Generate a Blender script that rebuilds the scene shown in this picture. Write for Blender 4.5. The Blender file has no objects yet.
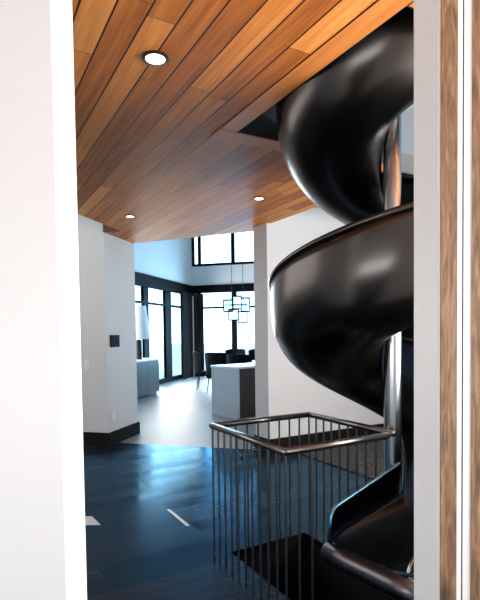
import bpy, bmesh, math, random
from mathutils import Vector, Matrix
from math import sin, cos, pi, radians, degrees, atan2, sqrt
random.seed(7)
S = bpy.context.scene
C = S.collection

# ------------------------------------------------------------------ camera
EYE = 1.55
P, RL = radians(2.1), radians(.76)
fw = Vector((0, cos(P), -sin(P))); rt = Vector((1, 0, 0)); up = Vector((0, sin(P), cos(P)))
R_ = rt*cos(RL) - up*sin(RL); U_ = up*cos(RL) + rt*sin(RL)
cam = bpy.data.cameras.new('camera'); co = bpy.data.objects.new('camera', cam); C.objects.link(co)
m = Matrix((( R_.x, U_.x, -fw.x, 0), (R_.y, U_.y, -fw.y, 0), (R_.z, U_.z, -fw.z, EYE), (0, 0, 0, 1)))
co.matrix_world = m
cam.sensor_fit = 'AUTO'; cam.sensor_width = 36; cam.lens = 490/600*36
cam.shift_y = 51/600; cam.clip_start = .02; cam.clip_end = 300
S.camera = co

# ------------------------------------------------------------------ world, sun, window and fill light, exposure
S.view_settings.view_transform = 'Standard'; S.view_settings.look = 'None'
S.view_settings.gamma = 1; S.view_settings.use_curve_mapping = False
S.view_settings.exposure = 0.38
W = bpy.data.worlds.new('sky'); S.world = W; W.use_nodes = True
wn = W.node_tree; bgn = wn.nodes['Background']
tc = wn.nodes.new('ShaderNodeTexCoord'); sep = wn.nodes.new('ShaderNodeSeparateXYZ')
rmp = wn.nodes.new('ShaderNodeValToRGB')
wn.links.new(tc.outputs['Generated'], sep.inputs[0]); wn.links.new(sep.outputs['Y'], rmp.inputs[0])
# hazy bright sky: warm and soft on the sun's side (behind the camera), cool on the far side
rmp.color_ramp.elements[0].position = .0; rmp.color_ramp.elements[0].color = (.135, .137, .14, 1)
rmp.color_ramp.elements[1].position = .5; rmp.color_ramp.elements[1].color = (.44, .74, 1.0, 1)
wn.links.new(rmp.outputs[0], bgn.inputs[0]); bgn.inputs[1].default_value = 3.8

XA = Vector((.871, .491)); YA = Vector((-.491, .871))
F2 = Vector((.9645, -.264)); D2 = Vector((.264, .9645))
def pq(p, q): v = XA*p + YA*q; return (v.x, v.y)
def st(s, t): v = F2*s + D2*t; return (v.x, v.y)

def area(name, loc, target, w, h, power, col, portal=False):
    l = bpy.data.lights.new(name, 'AREA'); l.shape = 'RECTANGLE'; l.size = w; l.size_y = h
    l.energy = power; l.color = col
    if portal: l.cycles.is_portal = True
    o = bpy.data.objects.new(name, l); C.objects.link(o)
    o.location = loc; o.rotation_euler = (Vector(target)-Vector(loc)).to_track_quat('-Z', 'Y').to_euler()
    return o
# daylight of the big window to the right of the slide
area('window_light_right', (3.1, 1.75, 1.75), (.8, 2.6, 2.95), 3.0, 1.5, 400, (1, .975, .94))
area('fill_light_entry', (-.9, -1.3, 1.2), (.4, 2.4, 2.2), 2.8, .5, 42, (1, .985, .965))  # unseen fill added behind the camera to lift ceiling and slide
area('fill_light_passage', (*st(-6.4, 2.6), 2.6), (*st(-2, 2.6), 2.0), 5.0, 4.0, 150, (1, .97, .94))  # unseen area light added on the left to brighten the door jamb
area('window_light_dining', (*st(-5.9, 12.8), 1.7), (*st(-2, 12.8), 1.0), 6.0, 2.4, 230, (1, .95, .88))
area('window_light_far', (*st(-3.0, 15.9), 1.7), (*st(-3.0, 9), 1.2), 5.0, 2.4, 440, (.30, .68, 1))

# ------------------------------------------------------------------ materials
def mat(name, col=(.8, .8, .8), rough=.5, metal=0, spec=.5, trans=0, emit=None, estr=0, coat=0, noise=0, nscale=30, bump=0, aniso=0):
    m = bpy.data.materials.new(name); m.use_nodes = True; n = m.node_tree; b = n.nodes['Principled BSDF']
    b.inputs['Base Color'].default_value = (*col, 1); b.inputs['Roughness'].default_value = rough
    b.inputs['Metallic'].default_value = metal; b.inputs['Specular IOR Level'].default_value = spec
    b.inputs['Transmission Weight'].default_value = trans; b.inputs['Coat Weight'].default_value = coat
    if emit: b.inputs['Emission Color'].default_value = (*emit, 1); b.inputs['Emission Strength'].default_value = estr
    if noise or bump:
        t = n.nodes.new('ShaderNodeTexCoord'); ns = n.nodes.new('ShaderNodeTexNoise'); ns.inputs['Scale'].default_value = nscale; ns.inputs['Detail'].default_value = 4
        n.links.new(t.outputs['Object'], ns.inputs['Vector'])
        if noise:
            mr = n.nodes.new('ShaderNodeMapRange'); mr.inputs['To Min'].default_value = 1-noise; mr.inputs['To Max'].default_value = 1+noise
            n.links.new(ns.outputs['Fac'], mr.inputs['Value'])
            mx = n.nodes.new('ShaderNodeVectorMath'); mx.operation = 'SCALE'; mx.inputs[0].default_value = col
            n.links.new(mr.outputs[0], mx.inputs['Scale']); n.links.new(mx.outputs[0], b.inputs['Base Color'])
        if bump:
            bp = n.nodes.new('ShaderNodeBump'); bp.inputs['Strength'].default_value = bump; bp.inputs['Distance'].default_value = .004
            n.links.new(ns.outputs['Fac'], bp.inputs['Height']); n.links.new(bp.outputs[0], b.inputs['Normal'])
    return m

def plank_mat(name, axis_along, width, length, offset, cols, rough, seam_w, seam_col, grain=.25, spec=.5, bumpd=.002, coat=0, contrast=1.0, rvar=0, tint=None):
    """planks running along a horizontal direction; each board gets its own tone"""
    m = bpy.data.materials.new(name); m.use_nodes = True; n = m.node_tree; N = n.nodes; L = n.links; b = N['Principled BSDF']
    def mth(op, a, bb=None, c=None):
        x = N.new('ShaderNodeMath'); x.operation = op
        for i, v in enumerate((a, bb, c)):
            if v is None: continue
            if isinstance(v, (int, float)): x.inputs[i].default_value = v
            else: L.new(v, x.inputs[i])
        return x.outputs[0]
    g = N.new('ShaderNodeNewGeometry')
    def dot(vec):
        d = N.new('ShaderNodeVectorMath'); d.operation = 'DOT_PRODUCT'; L.new(g.outputs['Position'], d.inputs[0]); d.inputs[1].default_value = vec; return d.outputs['Value']
    al = Vector((axis_along.x, axis_along.y, 0)); ac = Vector((axis_along.y, -axis_along.x, 0))
    a = dot(al); c = dot(ac)
    row = mth('DIVIDE', mth('SUBTRACT', c, offset), width); ri = mth('FLOOR', row); rf = mth('FRACT', row)
    wn1 = N.new('ShaderNodeTexWhiteNoise'); wn1.noise_dimensions = '1D'; L.new(ri, wn1.inputs['W'])
    u = mth('ADD', mth('DIVIDE', a, length), mth('MULTIPLY', wn1.outputs['Value'], 7.3)); ci = mth('FLOOR', u); cf = mth('FRACT', u)
    cv = N.new('ShaderNodeCombineXYZ'); L.new(ri, cv.inputs[0]); L.new(ci, cv.inputs[1])
    wn2 = N.new('ShaderNodeTexWhiteNoise'); wn2.noise_dimensions = '3D'; L.new(cv.outputs[0], wn2.inputs['Vector'])
    # grain
    gv = N.new('ShaderNodeCombineXYZ'); L.new(mth('MULTIPLY', a, 1.6), gv.inputs[0]); L.new(mth('MULTIPLY', c, 34), gv.inputs[1]); L.new(mth('MULTIPLY', wn2.outputs['Value'], 40), gv.inputs[2])
    gn = N.new('ShaderNodeTexNoise'); gn.inputs['Scale'].default_value = 1; gn.inputs['Detail'].default_value = 5; gn.inputs['Roughness'].default_value = .6; gn.inputs['Distortion'].default_value = .6
    L.new(gv.outputs[0], gn.inputs['Vector'])
    tone = mth('ADD', mth('MULTIPLY', mth('SUBTRACT', wn2.outputs['Value'], .5), contrast), mth('ADD', .5, mth('MULTIPLY', mth('SUBTRACT', gn.outputs['Fac'], .5), grain*4)))
    cr = N.new('ShaderNodeValToRGB'); L.new(tone, cr.inputs[0])
    els = cr.color_ramp.elements
    els[0].position = 0; els[0].color = (*cols[0], 1); els[1].position = 1; els[1].color = (*cols[-1], 1)
    for i, k in enumerate(cols[1:-1]):
        e = els.new((i+1)/(len(cols)-1)); e.color = (*k, 1)
    e1 = mth('LESS_THAN', mth('MINIMUM', rf, mth('SUBTRACT', 1, rf)), seam_w/width/2)
    e2 = mth('LESS_THAN', mth('MINIMUM', cf, mth('SUBTRACT', 1, cf)), seam_w*.35/length/2)
    seam = mth('MAXIMUM', e1, e2)
    mx = N.new('ShaderNodeMix'); mx.data_type = 'RGBA'; L.new(seam, mx.inputs['Factor']); L.new(cr.outputs[0], mx.inputs[6]); mx.inputs[7].default_value = (*seam_col, 1)
    L.new(mx.outputs[2], b.inputs['Base Color'])
    hgt = mth('ADD', mth('MULTIPLY', seam, -1), mth('MULTIPLY', gn.outputs['Fac'], .12))
    bp = N.new('ShaderNodeBump'); bp.inputs['Strength'].default_value = .7; bp.inputs['Distance'].default_value = bumpd
    L.new(hgt, bp.inputs['Height']); L.new(bp.outputs[0], b.inputs['Normal'])
    L.new(mth('ADD', mth('ADD', rough-.06, mth('MULTIPLY', gn.outputs['Fac'], .12)), mth('MULTIPLY', mth('SUBTRACT', wn2.outputs['Value'], .5), rvar)), b.inputs['Roughness'])
    b.inputs['Specular IOR Level'].default_value = spec; b.inputs['Coat Weight'].default_value = coat
    if tint:                                           # blue of the window reflections put into the gloss colour
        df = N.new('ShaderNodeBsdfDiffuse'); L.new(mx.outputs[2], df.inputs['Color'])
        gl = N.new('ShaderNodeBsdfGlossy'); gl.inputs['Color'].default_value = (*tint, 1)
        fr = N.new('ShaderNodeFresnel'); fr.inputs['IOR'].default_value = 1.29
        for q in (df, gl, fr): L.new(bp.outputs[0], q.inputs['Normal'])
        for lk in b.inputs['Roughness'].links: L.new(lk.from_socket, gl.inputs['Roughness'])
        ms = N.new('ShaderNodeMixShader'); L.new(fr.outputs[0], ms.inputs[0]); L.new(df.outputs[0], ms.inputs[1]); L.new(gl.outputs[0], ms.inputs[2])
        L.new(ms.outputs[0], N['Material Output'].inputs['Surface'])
    return m

CEDAR = [(.21, .055, .012), (.45, .138, .028), (.68, .238, .052), (.84, .37, .11)]
M = {}
M['ceil'] = plank_mat('cedar_planks', YA, .138, 2.1, .605-.138*4, CEDAR, .50, .009, (.022, .008, .004), grain=.26, contrast=.6, spec=.12)
M['border_y'] = plank_mat('cedar_border_long', YA, .138, 2.6, 1.57-.138*3, CEDAR, .5, .004, (.03, .01, .005), grain=.2, contrast=.2)
M['border_x'] = plank_mat('cedar_border_cross', XA, .16, 3.6, .01, CEDAR, .55, .002, (.03, .01, .005), grain=.2, contrast=.1)
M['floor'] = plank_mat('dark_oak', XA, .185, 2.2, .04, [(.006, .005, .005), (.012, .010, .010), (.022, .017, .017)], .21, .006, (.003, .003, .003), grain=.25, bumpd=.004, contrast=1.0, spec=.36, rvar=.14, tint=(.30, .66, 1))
M['pale'] = mat('pale_floor', (.23, .235, .24), .42, noise=.04, nscale=2)
M['wall'] = mat('white_plaster', (.57, .58, .59), .7, noise=.01, nscale=60, bump=.03)
M['wall_grey'] = mat('soft_grey_plaster', (.56, .55, .54), .7, noise=.02, nscale=40)
M['white'] = mat('white_paint', (.74, .757, .768), .5)
M['roof'] = mat('roof_white', (.8, .8, .8), .8)
M['darkbase'] = mat('dark_baseboard', (.007, .006, .006), .5, spec=.12)
M['navy'] = mat('dark_fascia', (.010, .012, .018), .5)
M['recess'] = mat('dark_wood_fascia', (.05, .018, .008), .6, noise=.3, nscale=20)
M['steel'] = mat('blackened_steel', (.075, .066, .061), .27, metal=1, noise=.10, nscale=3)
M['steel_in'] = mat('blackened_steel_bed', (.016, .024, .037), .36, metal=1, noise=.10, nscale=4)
M['bead'] = mat('steel_edge_blue_reflection', (.13, .33, .50), .28, metal=1)  # blue reflection along the edge put into the base colour
M['lip'] = mat('brushed_bronze_roll', (.11, .098, .105), .32, metal=1, noise=.12, nscale=14)
M['chrome'] = mat('stainless_pole', (.32, .33, .335), .22, metal=1)
M['rail'] = mat('bronze_handrail', (.17, .155, .148), .30, metal=1, noise=.1, nscale=20)
M['bal'] = mat('steel_baluster', (.14, .137, .135), .30, metal=1)
M['frame'] = mat('black_window_frame', (.003, .003, .0035), .6, spec=.06)
M['glass'] = mat('window_glass', (1, 1, 1), .0, trans=1, spec=.3)
M['curtain'] = mat('dark_curtain', (.012, .007, .006), .9, noise=.3, nscale=14)
M['cab'] = mat('smoked_oak', (.050, .038, .035), .45, noise=.3, nscale=9)
M['cabtop'] = mat('pale_stone_top', (.75, .76, .77), .3)
M['black'] = mat('black_gloss', (.008, .008, .009), .25)
M['shade'] = mat('linen_lamp_shade', (.75, .82, .86), .8)
M['chair'] = mat('charcoal_upholstery', (.004, .006, .009), .8, spec=.08)
M['leg'] = mat('dark_leg', (.01, .009, .009), .4)
M['stone'] = mat('grey_stone_panel', (.58, .60, .61), .4, noise=.08, nscale=6)
M['walnut'] = mat('dark_walnut', (.055, .033, .028), .5, noise=.35, nscale=8)
M['clear'] = mat('clear_pendant_glass', (.5, .56, .6), .02, trans=1)
M['clear'].node_tree.nodes['Principled BSDF'].inputs['IOR'].default_value = 1.06
M['warm'] = mat('warm_bulb', (1, .6, .35), .4, emit=(1, .45, .22), estr=3.0)
M['lens'] = mat('lamp_lens', (1, .95, .88), .4, emit=(1, .9, .75), estr=6)
M['bronze'] = mat('bronze_ring', (.06, .035, .025), .45, metal=.6)
M['plastic'] = mat('white_plastic', (.68, .68, .67), .4)
M['shaft'] = mat('dark_shaft', (.006, .006, .006), .9, spec=.1)

def rustic():
    m = bpy.data.materials.new('rustic_wood'); m.use_nodes = True; n = m.node_tree; N = n.nodes; L = n.links; b = N['Principled BSDF']
    t = N.new('ShaderNodeTexCoord'); mp = N.new('ShaderNodeMapping'); mp.inputs['Scale'].default_value = (85, 85, 7)
    ns = N.new('ShaderNodeTexNoise'); ns.inputs['Scale'].default_value = 1; ns.inputs['Detail'].default_value = 6; ns.inputs['Distortion'].default_value = 1.2
    L.new(t.outputs['Object'], mp.inputs[0]); L.new(mp.outputs[0], ns.inputs['Vector'])
    cr = N.new('ShaderNodeValToRGB'); L.new(ns.outputs['Fac'], cr.inputs[0]); e = cr.color_ramp.elements
    e[0].position = .3; e[0].color = (.10, .052, .026, 1); e[1].position = .72; e[1].color = (.33, .21, .125, 1)
    e2 = e.new(.5); e2.color = (.20, .115, .062, 1)
    # knots
    vo = N.new('ShaderNodeTexVoronoi'); vo.inputs['Scale'].default_value = 1; mp2 = N.new('ShaderNodeMapping'); mp2.inputs['Scale'].default_value = (9, 9, 3.2); mp2.inputs['Location'].default_value = (.3, .2, .45)
    L.new(t.outputs['Object'], mp2.inputs[0]); L.new(mp2.outputs[0], vo.inputs['Vector'])
    k = N.new('ShaderNodeValToRGB'); L.new(vo.outputs['Distance'], k.inputs[0]); k.color_ramp.elements[0].position = .05; k.color_ramp.elements[0].color = (.12, .12, .12, 1); k.color_ramp.elements[1].position = .2
    k.color_ramp.elements[1].color = (1, 1, 1, 1)
    mx = N.new('ShaderNodeMix'); mx.data_type = 'RGBA'; mx.blend_type = 'MULTIPLY'; mx.inputs['Factor'].default_value = .8
    L.new(cr.outputs[0], mx.inputs[6]); L.new(k.outputs[0], mx.inputs[7]); L.new(mx.outputs[2], b.inputs['Base Color']); b.inputs['Roughness'].default_value = .6
    return m
M['rustic'] = rustic()
def speckle():
    m = bpy.data.materials.new('speckled_pile'); m.use_nodes = True; n = m.node_tree; N = n.nodes; L = n.links; b = N['Principled BSDF']
    t = N.new('ShaderNodeTexCoord'); ns = N.new('ShaderNodeTexVoronoi'); ns.inputs['Scale'].default_value = 26
    L.new(t.outputs['Object'], ns.inputs['Vector']); cr = N.new('ShaderNodeValToRGB'); L.new(ns.outputs['Distance'], cr.inputs[0]); e = cr.color_ramp.elements
    e[0].position = .1; e[0].color = (.20, .20, .21, 1); e[1].position = .4; e[1].color = (.014, .013, .014, 1)
    L.new(cr.outputs[0], b.inputs['Base Color']); b.inputs['Roughness'].default_value = .7
    return m
M['speckle'] = speckle()

# ------------------------------------------------------------------ builders
def link(name, bm, material, parent=None, smooth=False, loc=None):
    me = bpy.data.meshes.new(name); bmesh.ops.recalc_face_normals(bm, faces=bm.faces)
    bm.to_mesh(me); bm.free()
    if smooth:
        for p in me.polygons: p.use_smooth = True
    me.materials.append(material)
    o = bpy.data.objects.new(name, me); C.objects.link(o)
    if parent: o.parent = parent
    if loc: o.location = loc
    return o
def empty(name, loc, label, cat, group=None, rz=0):
    o = bpy.data.objects.new(name, None); C.objects.link(o); o.location = loc; o.rotation_euler.z = rz
    o['label'] = label; o['category'] = cat
    if group: o['group'] = group
    return o
def tag(o, label, cat, group=None):
    o['label'] = label; o['category'] = cat
    if group: o['group'] = group
    return o
def struct(o): o['kind'] = 'structure'; return o
def prism(bm, pts, z0, z1):
    a = [bm.verts.new((x, y, z0)) for x, y in pts]; b = [bm.verts.new((x, y, z1)) for x, y in pts]
    n = len(pts); bm.faces.new(a); bm.faces.new(b)
    for i in range(n): bm.faces.new((a[i], a[(i+1) % n], b[(i+1) % n], b[i]))
def box(bm, cx, cy, cz, sx, sy, sz, rz=0, bev=0):
    r = bmesh.ops.create_cube(bm, size=1); v = r['verts']
    bmesh.ops.scale(bm, vec=(sx, sy, sz), verts=v)
    if bev:
        es = list({e for q in v for e in q.link_edges}); g = bmesh.ops.bevel(bm, geom=es, offset=bev, segments=2, affect='EDGES', profile=.5); v = g['verts']
    bmesh.ops.rotate(bm, cent=(0, 0, 0), matrix=Matrix.Rotation(rz, 3, 'Z'), verts=v)
    bmesh.ops.translate(bm, vec=(cx, cy, cz), verts=v)
def rectf(f, a0, a1, b0, b1): return [f(a0, b0), f(a1, b0), f(a1, b1), f(a0, b1)]
def tube(bm, pts, r, seg=10, closed=False, caps=True):
    pts = [Vector(p) for p in pts]; n = len(pts); rings = []; up0 = None
    rr = r if isinstance(r, (list, tuple)) else [r]*n
    for i, p in enumerate(pts):
        if closed: d = (pts[(i+1) % n]-p).normalized() + (p-pts[i-1]).normalized()
        elif i == 0: d = pts[1]-p
        elif i == n-1: d = p-pts[i-1]
        else: d = (pts[i+1]-p).normalized() + (p-pts[i-1]).normalized()
        d.normalize()
        if up0 is None:
            up0 = Vector((0, 0, 1)) if abs(d.z) < .9 else Vector((1, 0, 0))
        x = d.cross(up0).normalized(); y = x.cross(d).normalized(); up0 = y
        k = 1.0
        if 0 < i < n-1 or closed:
            a = (p-pts[i-1]).normalized(); k = min(1/max(.5, a.dot(d)), 1.6)
        rings.append((p, x, y, k, d, rr[i]))
    vs = []
    for p, x, y, k, d, q in rings:
        vs.append([bm.verts.new(p + (x*cos(2*pi*j/seg)*k + y*sin(2*pi*j/seg))*q) for j in range(seg)])
    m_ = n if closed else n-1
    for i in range(m_):
        A, B = vs[i], vs[(i+1) % n]
        for j in range(seg): bm.faces.new((A[j], A[(j+1) % seg], B[(j+1) % seg], B[j]))
    if not closed and caps: bm.faces.new(vs[0]); bm.faces.new(vs[-1])
def lathe(bm, prof, cx=0, cy=0, seg=24):
    rows = []
    for r, z in prof:
        rows.append([bm.verts.new((cx+max(r, 1e-4)*cos(2*pi*j/seg), cy+max(r, 1e-4)*sin(2*pi*j/seg), z)) for j in range(seg)])
    for A, B in zip(rows, rows[1:]):
        for j in range(seg): bm.faces.new((A[j], A[(j+1) % seg], B[(j+1) % seg], B[j]))
    bm.faces.new(rows[0]); bm.faces.new(rows[-1])
def wallp(name, pts, z0, z1, material, s=True):
    bm = bmesh.new(); prism(bm, pts, z0, z1); o = link(name, bm, material)
    return struct(o) if s else o
def boards(name, loops, z0, z1, material):
    """flat slab with optional holes"""
    bm = bmesh.new(); es = []
    for lp in loops:
        v = [bm.verts.new((x, y, z0)) for x, y in lp]
        for i in range(len(v)): es.append(bm.edges.new((v[i], v[(i+1) % len(v)])))
    bmesh.ops.triangle_fill(bm, use_beauty=True, use_dissolve=False, edges=es)
    bmesh.ops.dissolve_limit(bm, angle_limit=.01, verts=bm.verts, edges=[e for e in bm.edges if len(e.link_faces) == 2])
    r = bmesh.ops.extrude_face_region(bm, geom=list(bm.faces))
    bmesh.ops.translate(bm, vec=(0, 0, z1-z0), verts=[g for g in r['geom'] if isinstance(g, bmesh.types.BMVert)])
    return struct(link(name, bm, material))

ZC = 2.95; ZR = 5.7
# ------------------------------------------------------------------ floor, ceiling
hole = rectf(pq, 1.605, 2.255, 1.30, 3.02)
def stc(x, y): v = Vector((x, y)); return v.dot(F2), v.dot(D2)
dark_poly = [st(-7.5, -4), st(9.5, -4), st(9.5, 6.27), st(-7.5, 6.27)]
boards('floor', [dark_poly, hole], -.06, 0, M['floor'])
# dark boards go on along the white wall; the pale dining floor starts beside its end
bmx = pq(3.42, 5.32)
wallp('floor_dining', [st(-7.5, 6.27), st(.98, 6.27)] + [st(*stc(*pq(3.30, 5.62))), st(1.6, 17), st(-7.5, 17)], -.06, 0, M['pale'])
wallp('floor_beyond', [st(.98, 6.27), st(9.5, 6.27), st(9.5, 11), st(2.4, 11), pq(3.32, 5.62)], -.06, 0, M['floor'])
bm = bmesh.new()
for a in (rectf(pq, 1.60, 1.605, 1.30, 3.02), rectf(pq, 2.255, 2.26, 1.30, 3.02), rectf(pq, 1.6, 2.26, 3.02, 3.03), rectf(pq, 1.6, 2.26, 1.29, 1.30)):
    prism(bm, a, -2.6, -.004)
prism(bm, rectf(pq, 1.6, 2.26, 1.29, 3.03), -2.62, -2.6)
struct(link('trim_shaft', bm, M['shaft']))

p_ce2 = pq(3.50, 5.78)
s_ce2, t_ce2 = stc(*p_ce2)
ceil_poly = [st(-3.30, -2.5), st(-3.30, 6.045), st(-3.565, 6.045), st(-3.565, 6.90), st(s_ce2, 6.62), pq(3.48, 5.60), pq(3.48, 4.43), pq(4.7, 4.43), pq(3.22, 3.02), pq(1.70, 3.02), pq(1.70, 1.52), pq(7.4, 1.52), pq(7.4, -3.5)]
boards('ceiling', [ceil_poly], ZC, ZC+.05, M['ceil'])
# framing boards round the opening for the slide
bm = bmesh.new(); prism(bm, rectf(pq, 1.57, 1.70, 1.38, 3.17), ZC-.004, ZC+.001)
struct(link('trim_1', bm, M['border_y']))
bm = bmesh.new(); prism(bm, [pq(1.57, 3.02), pq(3.22, 3.02), pq(3.38, 3.17), pq(1.57, 3.17)], ZC-.006, ZC)
struct(link('trim_2', bm, M['border_x']))
# dark fascia lining the opening
bm = bmesh.new()
for a in (rectf(pq, 1.698, 1.704, 1.518, 3.02), rectf(pq, 1.70, 3.2, 3.015, 3.021), rectf(pq, 1.7, 3.5, 1.519, 1.525)):
    prism(bm, a, ZC-.002, ZC+.55)
struct(link('trim_3', bm, M['navy']))
# dark end board where the boarded ceiling stops at the taller passage on the left
wallp('trim_4', rectf(st, -3.565, -3.302, 6.02, 6.034), ZC+.002, ZC+.5, M['recess'])
wallp('ceiling_upper', [st(-8, -5), st(10, -5), st(10, 19), st(-8, 19)], ZR, ZR+.1, M['roof'])

# ------------------------------------------------------------------ walls
# near wall with the doorway the picture looks through
NV, FV = 1.40, 1.585
wallp('wall_near_left', [(-3.6, NV), (-.515, NV), (-.515, FV), (-3.6, FV)], 0, 2.95, M['white'])
wallp('wall_near_right', [(.563, NV), (4.5, NV), (4.5, FV), (.563, FV)], 0, 2.95, M['white'])
wallp('wall_near_header', [(-.515, NV), (.563, NV), (.563, FV), (-.515, FV)], 2.72, 2.95, M['white'])
# left wall block (frontal face + return towards dining room)
wallp('wall_left', rectf(st, -6.6, -3.565, 6.05, 6.92), 0, ZR, M['wall'])
wallp('baseboard_left', [st(-6.6, 6.02), st(-3.54, 6.02), st(-3.54, 6.94), st(-3.565, 6.94), st(-3.565, 6.05), st(-6.6, 6.05)], 0, .185, M['darkbase'])
wallp('wall_passage', rectf(st, -6.7, -6.55, -4, 6.05), 0, ZR, M['wall'])
# white wall standing behind the railing
wallp('wall_stair', rectf(pq, 3.42, 5.80, 5.33, 5.66), 0, ZR, M['wall'])
wallp('baseboard_stair', rectf(pq, 3.395, 5.80, 5.305, 5.685), 0, .165, M['darkbase'])
wallp('wall_right', rectf(pq, 7.4, 7.6, 2.2, 9), 0, ZR, M['wall'])
wallp('wall_stair_beyond', rectf(pq, 5.80, 7.5, 5.9, 6.1), 0, 4.2, M['frame'])
wallp('trim_5', rectf(pq, 5.80, 7.5, 5.86, 5.9), 4.2, 4.5, M['wall_grey'])
wallp('trim_6', rectf(pq, 5.80, 5.93, 5.80, 5.88), .95, 1.65, M['rustic'])

# dining room walls with windows -------------------------------------------------
SL = -6.25; TF = 16.43
def frame_member(bm, f, a0, a1, b0, b1, z0, z1): prism(bm, rectf(f, a0, a1, b0, b1), z0, z1)
wallp('wall_dining_left', rectf(st, SL-.25, SL, 6.93, TF+.2), 3.2, ZR, M['wall'])
bm = bmesh.new(); prism(bm, rectf(st, SL, SL+.2, TF, TF+.2), 0, 3.02); prism(bm, rectf(st, 0.2, 2.5, TF, TF+.2), 0, ZR); prism(bm, rectf(st, SL-.2, .3, TF, TF+.2), 3.1, 3.92); prism(bm, rectf(st, SL-.2, SL+.02, TF, TF+.2), 3.9, ZR)
prism(bm, rectf(st, SL-.2, .3, TF, TF+.2), 5.6, ZR)
struct(link('wall_dining_far', bm, M['wall']))
wallp('wall_dining_right', rectf(st, 1.4, 1.6, 8, TF), 0, ZR, M['wall'])
def window(name, f_along, lo, hi, plane, z0, z1, mull, trans, w=.07, d=.10, vertical_axis='s'):
    """framed window: f maps (along, offset) to the ground plane"""
    r = empty(name, (0, 0, 0), '', ''); del r['label']; del r['category']; r['kind'] = 'structure'
    bm = bmesh.new()
    def pr_(a0, a1, zz0, zz1, dd=d): prism(bm, rectf(f_along, a0, a1, plane-dd/2, plane+dd/2), zz0, zz1)
    pr_(lo, hi, z0, z0+w); pr_(lo, hi, z1-w, z1)
    pr_(lo, lo+w, z0+w, z1-w); pr_(hi-w, hi, z0+w, z1-w)
    for mm, ww in mull: pr_(mm-ww/2, mm+ww/2, z0+w, z1-w)
    for tz in trans: pr_(lo+w, hi-w, tz, tz+.07, d*.9)
    link('window_frame', bm, M['frame'], r)
    bm = bmesh.new(); prism(bm, rectf(f_along, lo+w, hi-w, plane-.006, plane+.006), z0+w, z1-w); link('pane', bm, M['glass'], r)
    return r
fa = lambda a, o: st(a, o)          # along s, plane = t
fb = lambda a, o: st(o, a)          # along t, plane = s
window('window_1', fa, SL+.2, .2, TF+.05, .05, 3.1, [(-4.70, .18)], [2.42], w=.12)
window('window_2', fa, SL+.02, .3, TF+.05, 3.92, 5.6, [(-5.95, .10), (-4.72, .12)], [], w=.09)
window('window_3', fb, 7.0, TF-.6, SL-.1, .02, 3.2, [(8.6, .2), (10.2, .2), (11.4, .25), (12.9, .32), (14.47, .45)], [2.42], w=.14)
wallp('trim_7', rectf(fa, SL, .3, TF-.06, TF), 2.98, 3.25, M['frame'])
wallp('trim_8', rectf(st, SL, SL+.06, 6.9, TF), 2.88, 3.24, M['frame'])

# outside ground
boards('ground_outside', [[(-60, -30), (60, -30), (60, 90), (-60, 90)], [st(-7.5, -4), st(9.5, -4), st(9.5, 17), st(-7.5, 17)]], -.5, -.3, mat('snowy_ground', (.7, .75, .8), .8))

# ------------------------------------------------------------------ door casing and door at right
def strip(name, u0, u1, d, material):
    bm = bmesh.new(); prism(bm, [(u0, NV-d), (u1, NV-d), (u1, NV), (u0, NV)], 0, 2.7); struct(link(name, bm, material))
strip('trim_9', .572, .618, .006, M['rustic'])
strip('trim_10', .6182, .6325, .004, M['white'])
strip('trim_11', .6325, .6370, .001, M['black'])
strip('trim_12', .6370, .6590, .004, M['white'])
strip('trim_13', .6590, .80, .006, M['rustic'])

# ------------------------------------------------------------------ spiral slide
PC = Vector((.994, 3.19)); PITCH = 1.265
TH_E, TH_T = -54.0, 850.0
Z_S = 1.58                                            # bed height at 270 degrees (camera side)
def zb(th): 
    z = Z_S + (th-270)/360*PITCH
    if th < 60:                                       # run-out flattens towards the exit
        t = (60-th)/114; z -= .065*t*t
    return z
PROF = [(.070, .13), (.10, .075), (.16, .035), (.25, .008), (.35, 0), (.46, .018), (.56, .055), (.645, .11), (.71, .18), (.755, .265), (.78, .36), (.79, .48), (.787, .62)]
slide = empty('spiral_slide', (PC.x, PC.y, 0), 'blackened steel spiral slide winding down around a stainless pole beside the railing', 'slide')
def loc_(v): return (v[0]-PC.x, v[1]-PC.y, v[2])
secs = []
ex_dir = Vector((sin(radians(TH_E)), -cos(radians(TH_E))))      # travel direction, clockwise seen from above
ez = zb(TH_E)
RUN = .66
def sec_at(base, th, z, k_h=1.0, k_w=1.0):
    rd = Vector((cos(radians(th)), sin(radians(th))))
    return [(base.x+rd.x*(.07+(r-.07)*k_w), base.y+rd.y*(.07+(r-.07)*k_w), z+h*k_h) for r, h in PROF]
for i in range(12, 0, -1):
    t = i/12
    end = max(0, (t-.82)/.18)
    secs.append(sec_at(PC+ex_dir*RUN*t, TH_E, ez-.04*t, (1-.62*t)*(1-.65*end**2), 1-.18*t))
ths = [TH_E + k*4 for k in range(int((TH_T-TH_E)/4)+1)]
def kw(th): t = min(1, max(0, (th-370)/90)); return 1 - .07*(t*t*(3-2*t))   # narrower where it passes the ceiling opening
for th in ths: secs.append(sec_at(PC, th, zb(th), 1, kw(th)))
bm = bmesh.new(); rows = [[bm.verts.new(loc_(p)) for p in s] for s in secs]
for A, B in zip(rows, rows[1:]):
    for j in range(len(A)-1): bm.faces.new((A[j], A[j+1], B[j+1], B[j]))
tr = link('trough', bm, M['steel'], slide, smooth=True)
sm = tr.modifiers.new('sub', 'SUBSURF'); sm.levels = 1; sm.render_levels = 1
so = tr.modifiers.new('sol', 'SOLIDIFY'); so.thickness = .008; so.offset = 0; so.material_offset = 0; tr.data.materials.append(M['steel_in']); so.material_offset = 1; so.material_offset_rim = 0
bm = bmesh.new(); tube(bm, [loc_(s[-1]) for s in secs], .017, 8); link('rim_roll', bm, M['steel'], slide, smooth=True)
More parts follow.
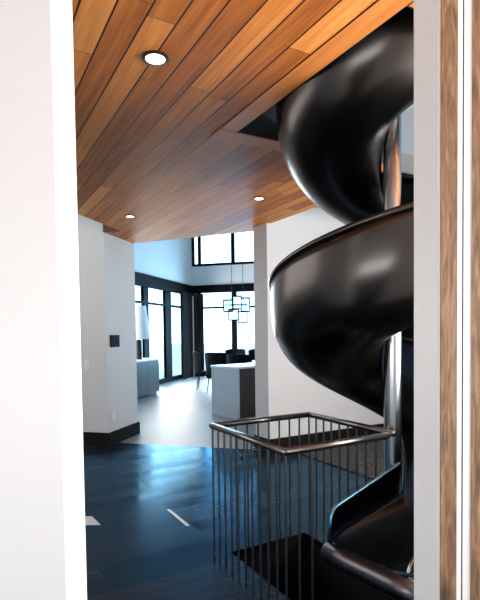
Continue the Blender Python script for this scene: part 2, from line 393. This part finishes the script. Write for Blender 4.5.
# pole
bm = bmesh.new(); lathe(bm, [(.056, -.3), (.056, 5.6)], 0, 0, 32); link('pole', bm, M['chrome'], slide, smooth=False)
for p in slide.children[-1].data.polygons: p.use_smooth = len(p.vertices) == 4
# inner side wall of the run-out, rising to the pole
rd = Vector((cos(radians(TH_E)), sin(radians(TH_E))))
NW = 30
bm = bmesh.new(); lo_, hi_ = [], []
for i in range(NW+1):
    t = i/NW
    b = PC + rd*.055 + ex_dir*(-.02+(RUN+.02)*t)
    zf = ez + .03 - .04*t - .02*t
    h = .29 - .11*t
    if t > .90: h -= (.16)*(1-sqrt(max(0, 1-((t-.90)/.10)**2)))
    lo_.append((b.x, b.y, zf-.02)); hi_.append((b.x, b.y, zf+max(h, .01)))
th_n = rd*.008
for q in range(NW):
    for a, c in ((lo_[q], lo_[q+1]),): pass
V = {}
for side, sg in ((0, 0), (1, 1)):
    for i in range(NW+1):
        off = th_n*sg
        V[side, 0, i] = bm.verts.new(loc_((lo_[i][0]-off.x, lo_[i][1]-off.y, lo_[i][2])))
        V[side, 1, i] = bm.verts.new(loc_((hi_[i][0]-off.x, hi_[i][1]-off.y, hi_[i][2])))
for i in range(NW):
    bm.faces.new((V[0, 0, i], V[0, 0, i+1], V[0, 1, i+1], V[0, 1, i])); bm.faces.new((V[1, 0, i], V[1, 0, i+1], V[1, 1, i+1], V[1, 1, i]))
    bm.faces.new((V[0, 1, i], V[0, 1, i+1], V[1, 1, i+1], V[1, 1, i])); bm.faces.new((V[0, 0, i], V[0, 0, i+1], V[1, 0, i+1], V[1, 0, i]))
for i in (0, NW): bm.faces.new((V[0, 0, i], V[0, 1, i], V[1, 1, i], V[1, 0, i]))
link('side_wall', bm, M['steel_in'], slide)
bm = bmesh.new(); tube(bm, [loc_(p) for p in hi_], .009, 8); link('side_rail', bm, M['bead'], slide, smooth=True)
# rolled lip across the exit
b0 = PC + ex_dir*RUN + rd*.045; b1 = PC + ex_dir*RUN + rd*.66
zl = ez-.04+.0
bm = bmesh.new(); tube(bm, [loc_((b0.x+(b1.x-b0.x)*k, b0.y+(b1.y-b0.y)*k, zl-.045)) for k in (0, .25, .5, .75, 1)], .06, 20); lp = link('lip', bm, M['lip'], slide, smooth=True)
for p in lp.data.polygons: p.use_smooth = len(p.vertices) == 4
bm = bmesh.new(); tube(bm, [loc_((b0.x-rd.x*.006, b0.y-rd.y*.006, zl-.045)), loc_((b0.x, b0.y, zl-.045))], .04, 20); link('end_cap', bm, M['steel_in'], slide)

# polished end of the outer side
e0 = PC + ex_dir*(RUN-.02) + rd*.565
bm = bmesh.new(); tube(bm, [loc_((e0.x-ex_dir.x*d, e0.y-ex_dir.y*d, z)) for d, z in ((0, zl-.06), (0, zl+.0), (.01, zl+.035), (.03, zl+.065), (.06, zl+.085), (.12, zl+.105), (.20, zl+.125))], .015, 12)
link('end_rail', bm, M['chrome'], slide, smooth=True)['label'] = 'polished chrome end of the outer side'

# ------------------------------------------------------------------ railing
rail = empty('guard_railing', (*pq(1.48, 2.14), 0), 'dark bronze metal railing with thin round balusters around the floor opening', 'railing')
ro = Vector(rail.location)
def rl(p, q, z): x, y = pq(p, q); return (x-ro.x, y-ro.y, z-ro.z)
ZT = .912
pl, pr2, qn, qf = 1.482, 2.315, 2.15, 3.032
bm = bmesh.new(); tube(bm, [rl(2.24, qn, ZT), rl(pl, qn, ZT)], .022, 14); link('handrail', bm, M['rail'], rail, smooth=True)
bm = bmesh.new(); tube(bm, [rl(pl, qn-.012, ZT), rl(pl, qf+.012, ZT)], .021, 14); link('handrail', bm, M['rail'], rail, smooth=True)
bm = bmesh.new(); tube(bm, [rl(pl, qf, ZT), rl(pr2+.01, qf, ZT)], .021, 14); link('handrail', bm, M['rail'], rail, smooth=True)
bm = bmesh.new(); tube(bm, [rl(pr2, qf, ZT), rl(pr2, qn+.02, ZT)], .021, 14); link('handrail', bm, M['rail'], rail, smooth=True)
bb = bmesh.new(); lathe(bb, [(.007, 0), (.007, ZT-.01)], 0, 0, 10)
b_first = link('baluster', bb, M['bal'], rail)
spots = [(pl, qn + (qf-qn)*k/10) for k in range(11)] + [(pl+(pr2-pl)*k/9, qf) for k in range(1, 10)] + [(pr2, qf-(qf-qn)*k/10) for k in range(1, 9)] + [(pl+.088*k, qn) for k in (1, 2)]
for i, (p, q) in enumerate(spots):
    o = b_first if i == 0 else b_first.copy()
    if i: C.objects.link(o); o.parent = rail
    x, y, _ = rl(p, q, 0); o.location = (x, y, 0)

# ------------------------------------------------------------------ recessed lights
def downlight(u, v, label, rr, grp=None):
    t = empty('recessed_light', (u, v, ZC), label, 'ceiling light', grp)
    bm = bmesh.new(); lathe(bm, [(rr, -.001), (rr, -.008), (rr*.74, -.010), (rr*.70, .0), (rr*.70, -.001)], 0, 0, 32); link('trim_ring', bm, M['bronze'], t, smooth=False)
    bm = bmesh.new(); lathe(bm, [(rr*.72, -.0005), (rr*.72, -.0075)], 0, 0, 32); link('lens', bm, M['lens'], t)
downlight(-.409, 2.535, 'large round recessed light with dark ring, nearest in the wooden ceiling', .068)
downlight(-1.279, 5.849, 'small round recessed light in the wooden ceiling near the white left wall', .062)
downlight(.219, 5.148, 'small round recessed light in the wooden ceiling beside the slide', .062)

# ------------------------------------------------------------------ things on the left wall
a = D2; xx = st(-3.60, 6.05)
def onreturn(t, z, w, h, d): # on the return face s=-3.60
    bm = bmesh.new(); prism(bm, rectf(st, -3.564, -3.564+d, t-w/2, t+w/2), z-h/2, z+h/2); return bm
o = link('control_panel', onreturn(6.25, 1.46, .24, .17, .02), M['frame']); tag(o, 'black rectangular touch panel mounted on the white left wall', 'control panel')
o2 = empty('wall_outlet', (0, 0, 0), 'white electrical outlet low on the left wall above the dark baseboard', 'outlet')
link('cover_plate', onreturn(6.18, .40, .09, .13, .008), M['plastic'], o2)
for dz in (-.025, .025): link('socket', onreturn(6.18, .40+dz, .035, .03, .011), M['white'], o2)
o3 = empty('light_switch', (0, 0, 0), 'white light switch plate on the shaded face of the left wall', 'switch')
bm = bmesh.new(); prism(bm, rectf(st, -3.93, -3.85, 6.042, 6.049), 1.07, 1.20); link('cover_plate', bm, M['plastic'], o3)
bm = bmesh.new(); prism(bm, rectf(st, -3.90, -3.88, 6.036, 6.042), 1.11, 1.16); link('toggle', bm, M['white'], o3)

# ------------------------------------------------------------------ sideboard and lamp
sb = empty('sideboard', (*st(-5.6, 10.6), 0), 'grey-brown wooden sideboard with pale top beside the tall left windows', 'sideboard')
so_ = Vector(sb.location)
def lp2(pts, o): return [(x-o.x, y-o.y) for x, y in pts]
def part(name, pts, z0, z1, material, root):
    bm = bmesh.new(); prism(bm, lp2(pts, root.location), z0, z1); return link(name, bm, material, root)
part('body', rectf(st, -5.80, -5.37, 9.0, 11.62), .08, .89, M['cab'], sb)
part('plinth', rectf(st, -5.78, -5.42, 9.02, 11.60), 0, .08, M['black'], sb)
part('countertop', rectf(st, -5.82, -5.34, 8.98, 11.65), .89, .93, M['cabtop'], sb)
for k in range(4):
    t0 = 9.02+k*.65; part('door', rectf(st, -5.37, -5.35, t0+.005, t0+.64), .10, .87, M['cab'], sb)
lx, ly = st(-5.60, 11.0)
lm = empty('table_lamp', (lx, ly, .93), 'table lamp with pale tapered shade and black base on the sideboard', 'lamp')
bm = bmesh.new(); lathe(bm, [(.085, 0), (.088, .02), (.088, .48), (.02, .49), (.02, .60)], 0, 0, 20); link('base', bm, M['black'], lm)
bm = bmesh.new(); lathe(bm, [(.30, .50), (.19, 1.32)], 0, 0, 28)
link('lamp_shade', bm, M['shade'], lm)

# ------------------------------------------------------------------ kitchen island
ic = Vector((-.061, 8.794)); da = Vector((-.669, .743)); db = Vector((.743, .669))
isl = empty('kitchen_island', (ic.x, ic.y, 0), 'kitchen island with grey stone end panel and dark wood side beyond the railing', 'kitchen island')
def ip(a, b): v = ic+da*a+db*b; return (v.x, v.y)
part('end_panel', rectf(ip, 0, .735, 0, .06), 0, .90, M['stone'], isl)
part('cabinet', rectf(ip, .01, .72, .06, 1.7), .02, .90, M['walnut'], isl)
part('countertop', rectf(ip, -.01, .745, -.01, 1.74), .90, .94, M['cabtop'], isl)

# ------------------------------------------------------------------ dining table and chairs
dt = empty('dining_table', (*st(-3.9, 13.2), 0), 'white-topped dining table ringed by dark chairs under the glass pendant', 'table')
part('tabletop', rectf(st, -3.98, -2.2, 12.75, 13.7), .72, .76, M['cabtop'], dt)
for s_, t_ in ((-3.85, 13.0), (-3.85, 13.5), (-2.5, 13.0), (-2.5, 13.5)): part('leg', rectf(st, s_-.04, s_+.04, t_-.04, t_+.04), 0, .72, M['leg'], dt)
def chair(x, y, rz, label):
    c = empty('dining_chair', (x, y, 0), label, 'chair', None, rz)
    bm = bmesh.new(); box(bm, 0, 0, .45, .52, .50, .12, 0, .03); link('seat', bm, M['chair'], c, smooth=False)
    bm = bmesh.new()   # curved back wrapping to arms
    n = 14; V = []
    for j in range(n+1):
        a = radians(200+140*j/n); k = abs(j/n-.5)*2
        zt = 1.06 - .05*k**4; r0, r1 = .27, .315
        V.append([bm.verts.new((r0*cos(a), r0*sin(a)*.95, .44)), bm.verts.new((r1*cos(a), r1*sin(a)*.95, .44)), bm.verts.new((r1*1.10*cos(a), r1*1.12*sin(a), zt)), bm.verts.new((r0*1.12*cos(a), r0*1.12*sin(a), zt))])
    for A, B in zip(V, V[1:]):
        for q in range(4): bm.faces.new((A[q], A[(q+1) % 4], B[(q+1) % 4], B[q]))
    bm.faces.new(V[0]); bm.faces.new(V[-1]); link('backrest', bm, M['chair'], c, smooth=False)
    for sx in (-1, 1):
        for sy in (-1, 1):
            bm = bmesh.new(); tube(bm, [(sx*.24, sy*.23, 0), (sx*.19, sy*.18, .40)], [.012, .018], 8); link('leg', bm, M['leg'], c)
    return c
def at(x, y, t):  # place along the far-room axes
    return st(x, t)
rzF = atan2(F2.y, F2.x)
chair(*st(-4.50, 12.8), rzF-pi/2+.25, 'dark dining chair with slim legs, leftmost at the table')
chair(*st(-3.94, 12.2), rzF, 'dark dining chair with its back to us, just right of the leftmost chair')
chair(*st(-3.04, 11.2), rzF-.1, 'dark dining chair with its back to us, directly behind the kitchen island')
chair(*st(-4.10, 14.3), rzF+pi, 'dark dining chair on the far side of the table, left one')
chair(*st(-3.36, 14.3), rzF+pi, 'dark dining chair on the far side of the table, the right one')

# ------------------------------------------------------------------ pendant
px_, py_ = st(-3.53, 12.6)
pd = empty('pendant_light', (px_, py_, 2.2), 'glass block pendant light hanging on two thin rods over the dining table', 'pendant light')
rdm = random.Random(3)
for i, (dx, dz, w, h) in enumerate([(-.22, .08, .24, .30), (.02, .16, .22, .34), (.24, .10, .22, .36), (-.08, -.16, .26, .28), (.16, -.22, .24, .30)]):
    bm = bmesh.new(); box(bm, dx, rdm.uniform(-.12, .12), dz, w, w, h)
    sh = link('glass_shade', bm, M['clear'], pd); 
    so2 = sh.modifiers.new('s', 'SOLIDIFY'); so2.thickness = .008
    bm = bmesh.new()
    for a, b_ in ((-1, -1), (1, -1), (-1, 1), (1, 1)): box(bm, dx+a*w/2, b_*w/2, dz, .030, .030, h)
    for zz in (-1, 1):
        for a in (-1, 1): box(bm, dx+a*w/2, 0, dz+zz*h/2, .030, w, .030); box(bm, dx, a*w/2, dz+zz*h/2, w, .030, .030)
    link('shade_frame', bm, M['frame'], pd)
bm = bmesh.new(); box(bm, 0, 0, .10, .60, .05, .04); link('crossbar', bm, M['bronze'], pd)
for dx in (-.12, -.02, .07):
    bm = bmesh.new(); lathe(bm, [(.01, -.02), (.035, .0), (.04, .04), (.015, .08)], dx, 0, 12); link('bulb', bm, M['warm'], pd)
for dx in (-.12, .18):
    bm = bmesh.new(); tube(bm, [(dx, 0, .1), (dx, 0, ZR-2.2)], .008, 6); link('rod', bm, M['black'], pd)

# ------------------------------------------------------------------ speckled rug
bm = bmesh.new(); prism(bm, rectf(pq, 3.69, 5.6, 2.8, 5.05), 0, .015)
tag(link('area_rug', bm, M['speckle']), 'dark speckled rug on the floor behind the railing and the slide', 'rug')

# ------------------------------------------------------------------ dark curtains gathered in the dining corner
def curtain(f, a0, a1, plane, amp, label, z1=2.95):
    n = int((a1-a0)/.02); bm = bmesh.new(); V = []
    for i in range(n+1):
        a = a0+(a1-a0)*i/n; o = plane+amp*sin(a*2*pi/.12)
        V.append([bm.verts.new((*f(a, o+d), z)) for d, z in ((-.006, .02), (.006, .02), (.006, z1), (-.006, z1))])
    for A, B in zip(V, V[1:]):
        for q in range(4): bm.faces.new((A[q], A[(q+1) % 4], B[(q+1) % 4], B[q]))
    bm.faces.new(V[0]); bm.faces.new(V[-1])
    tag(link('curtain', bm, M['curtain']), label, 'curtain')
curtain(fb, 15.25, 16.2, SL+.10, .035, 'dark curtain gathered at the far end of the tall left windows')
curtain(fa, SL+.12, SL+.48, TF-.12, .035, 'dark narrow curtain at the left edge of the far dining window')
# sunlight marks on the dark boards, built as thin white slabs
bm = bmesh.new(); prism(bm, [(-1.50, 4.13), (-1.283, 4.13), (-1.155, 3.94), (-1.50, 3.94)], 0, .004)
tag(link('sun_patch', bm, M['plastic']), 'small sunlight patch built as a flat white piece on the dark floor beside the doorway edge', 'sunlight patch')
bm = bmesh.new(); prism(bm, [(-.665, 4.27), (-.640, 4.275), (-.425, 3.905), (-.452, 3.895)], 0, .004)  # streak of sun shaped as a narrow white sliver
tag(link('sun_streak', bm, M['plastic']), 'thin sunlight streak built as a pale slab, lying diagonally on the dark floorboards left of the railing', 'sunlight streak')
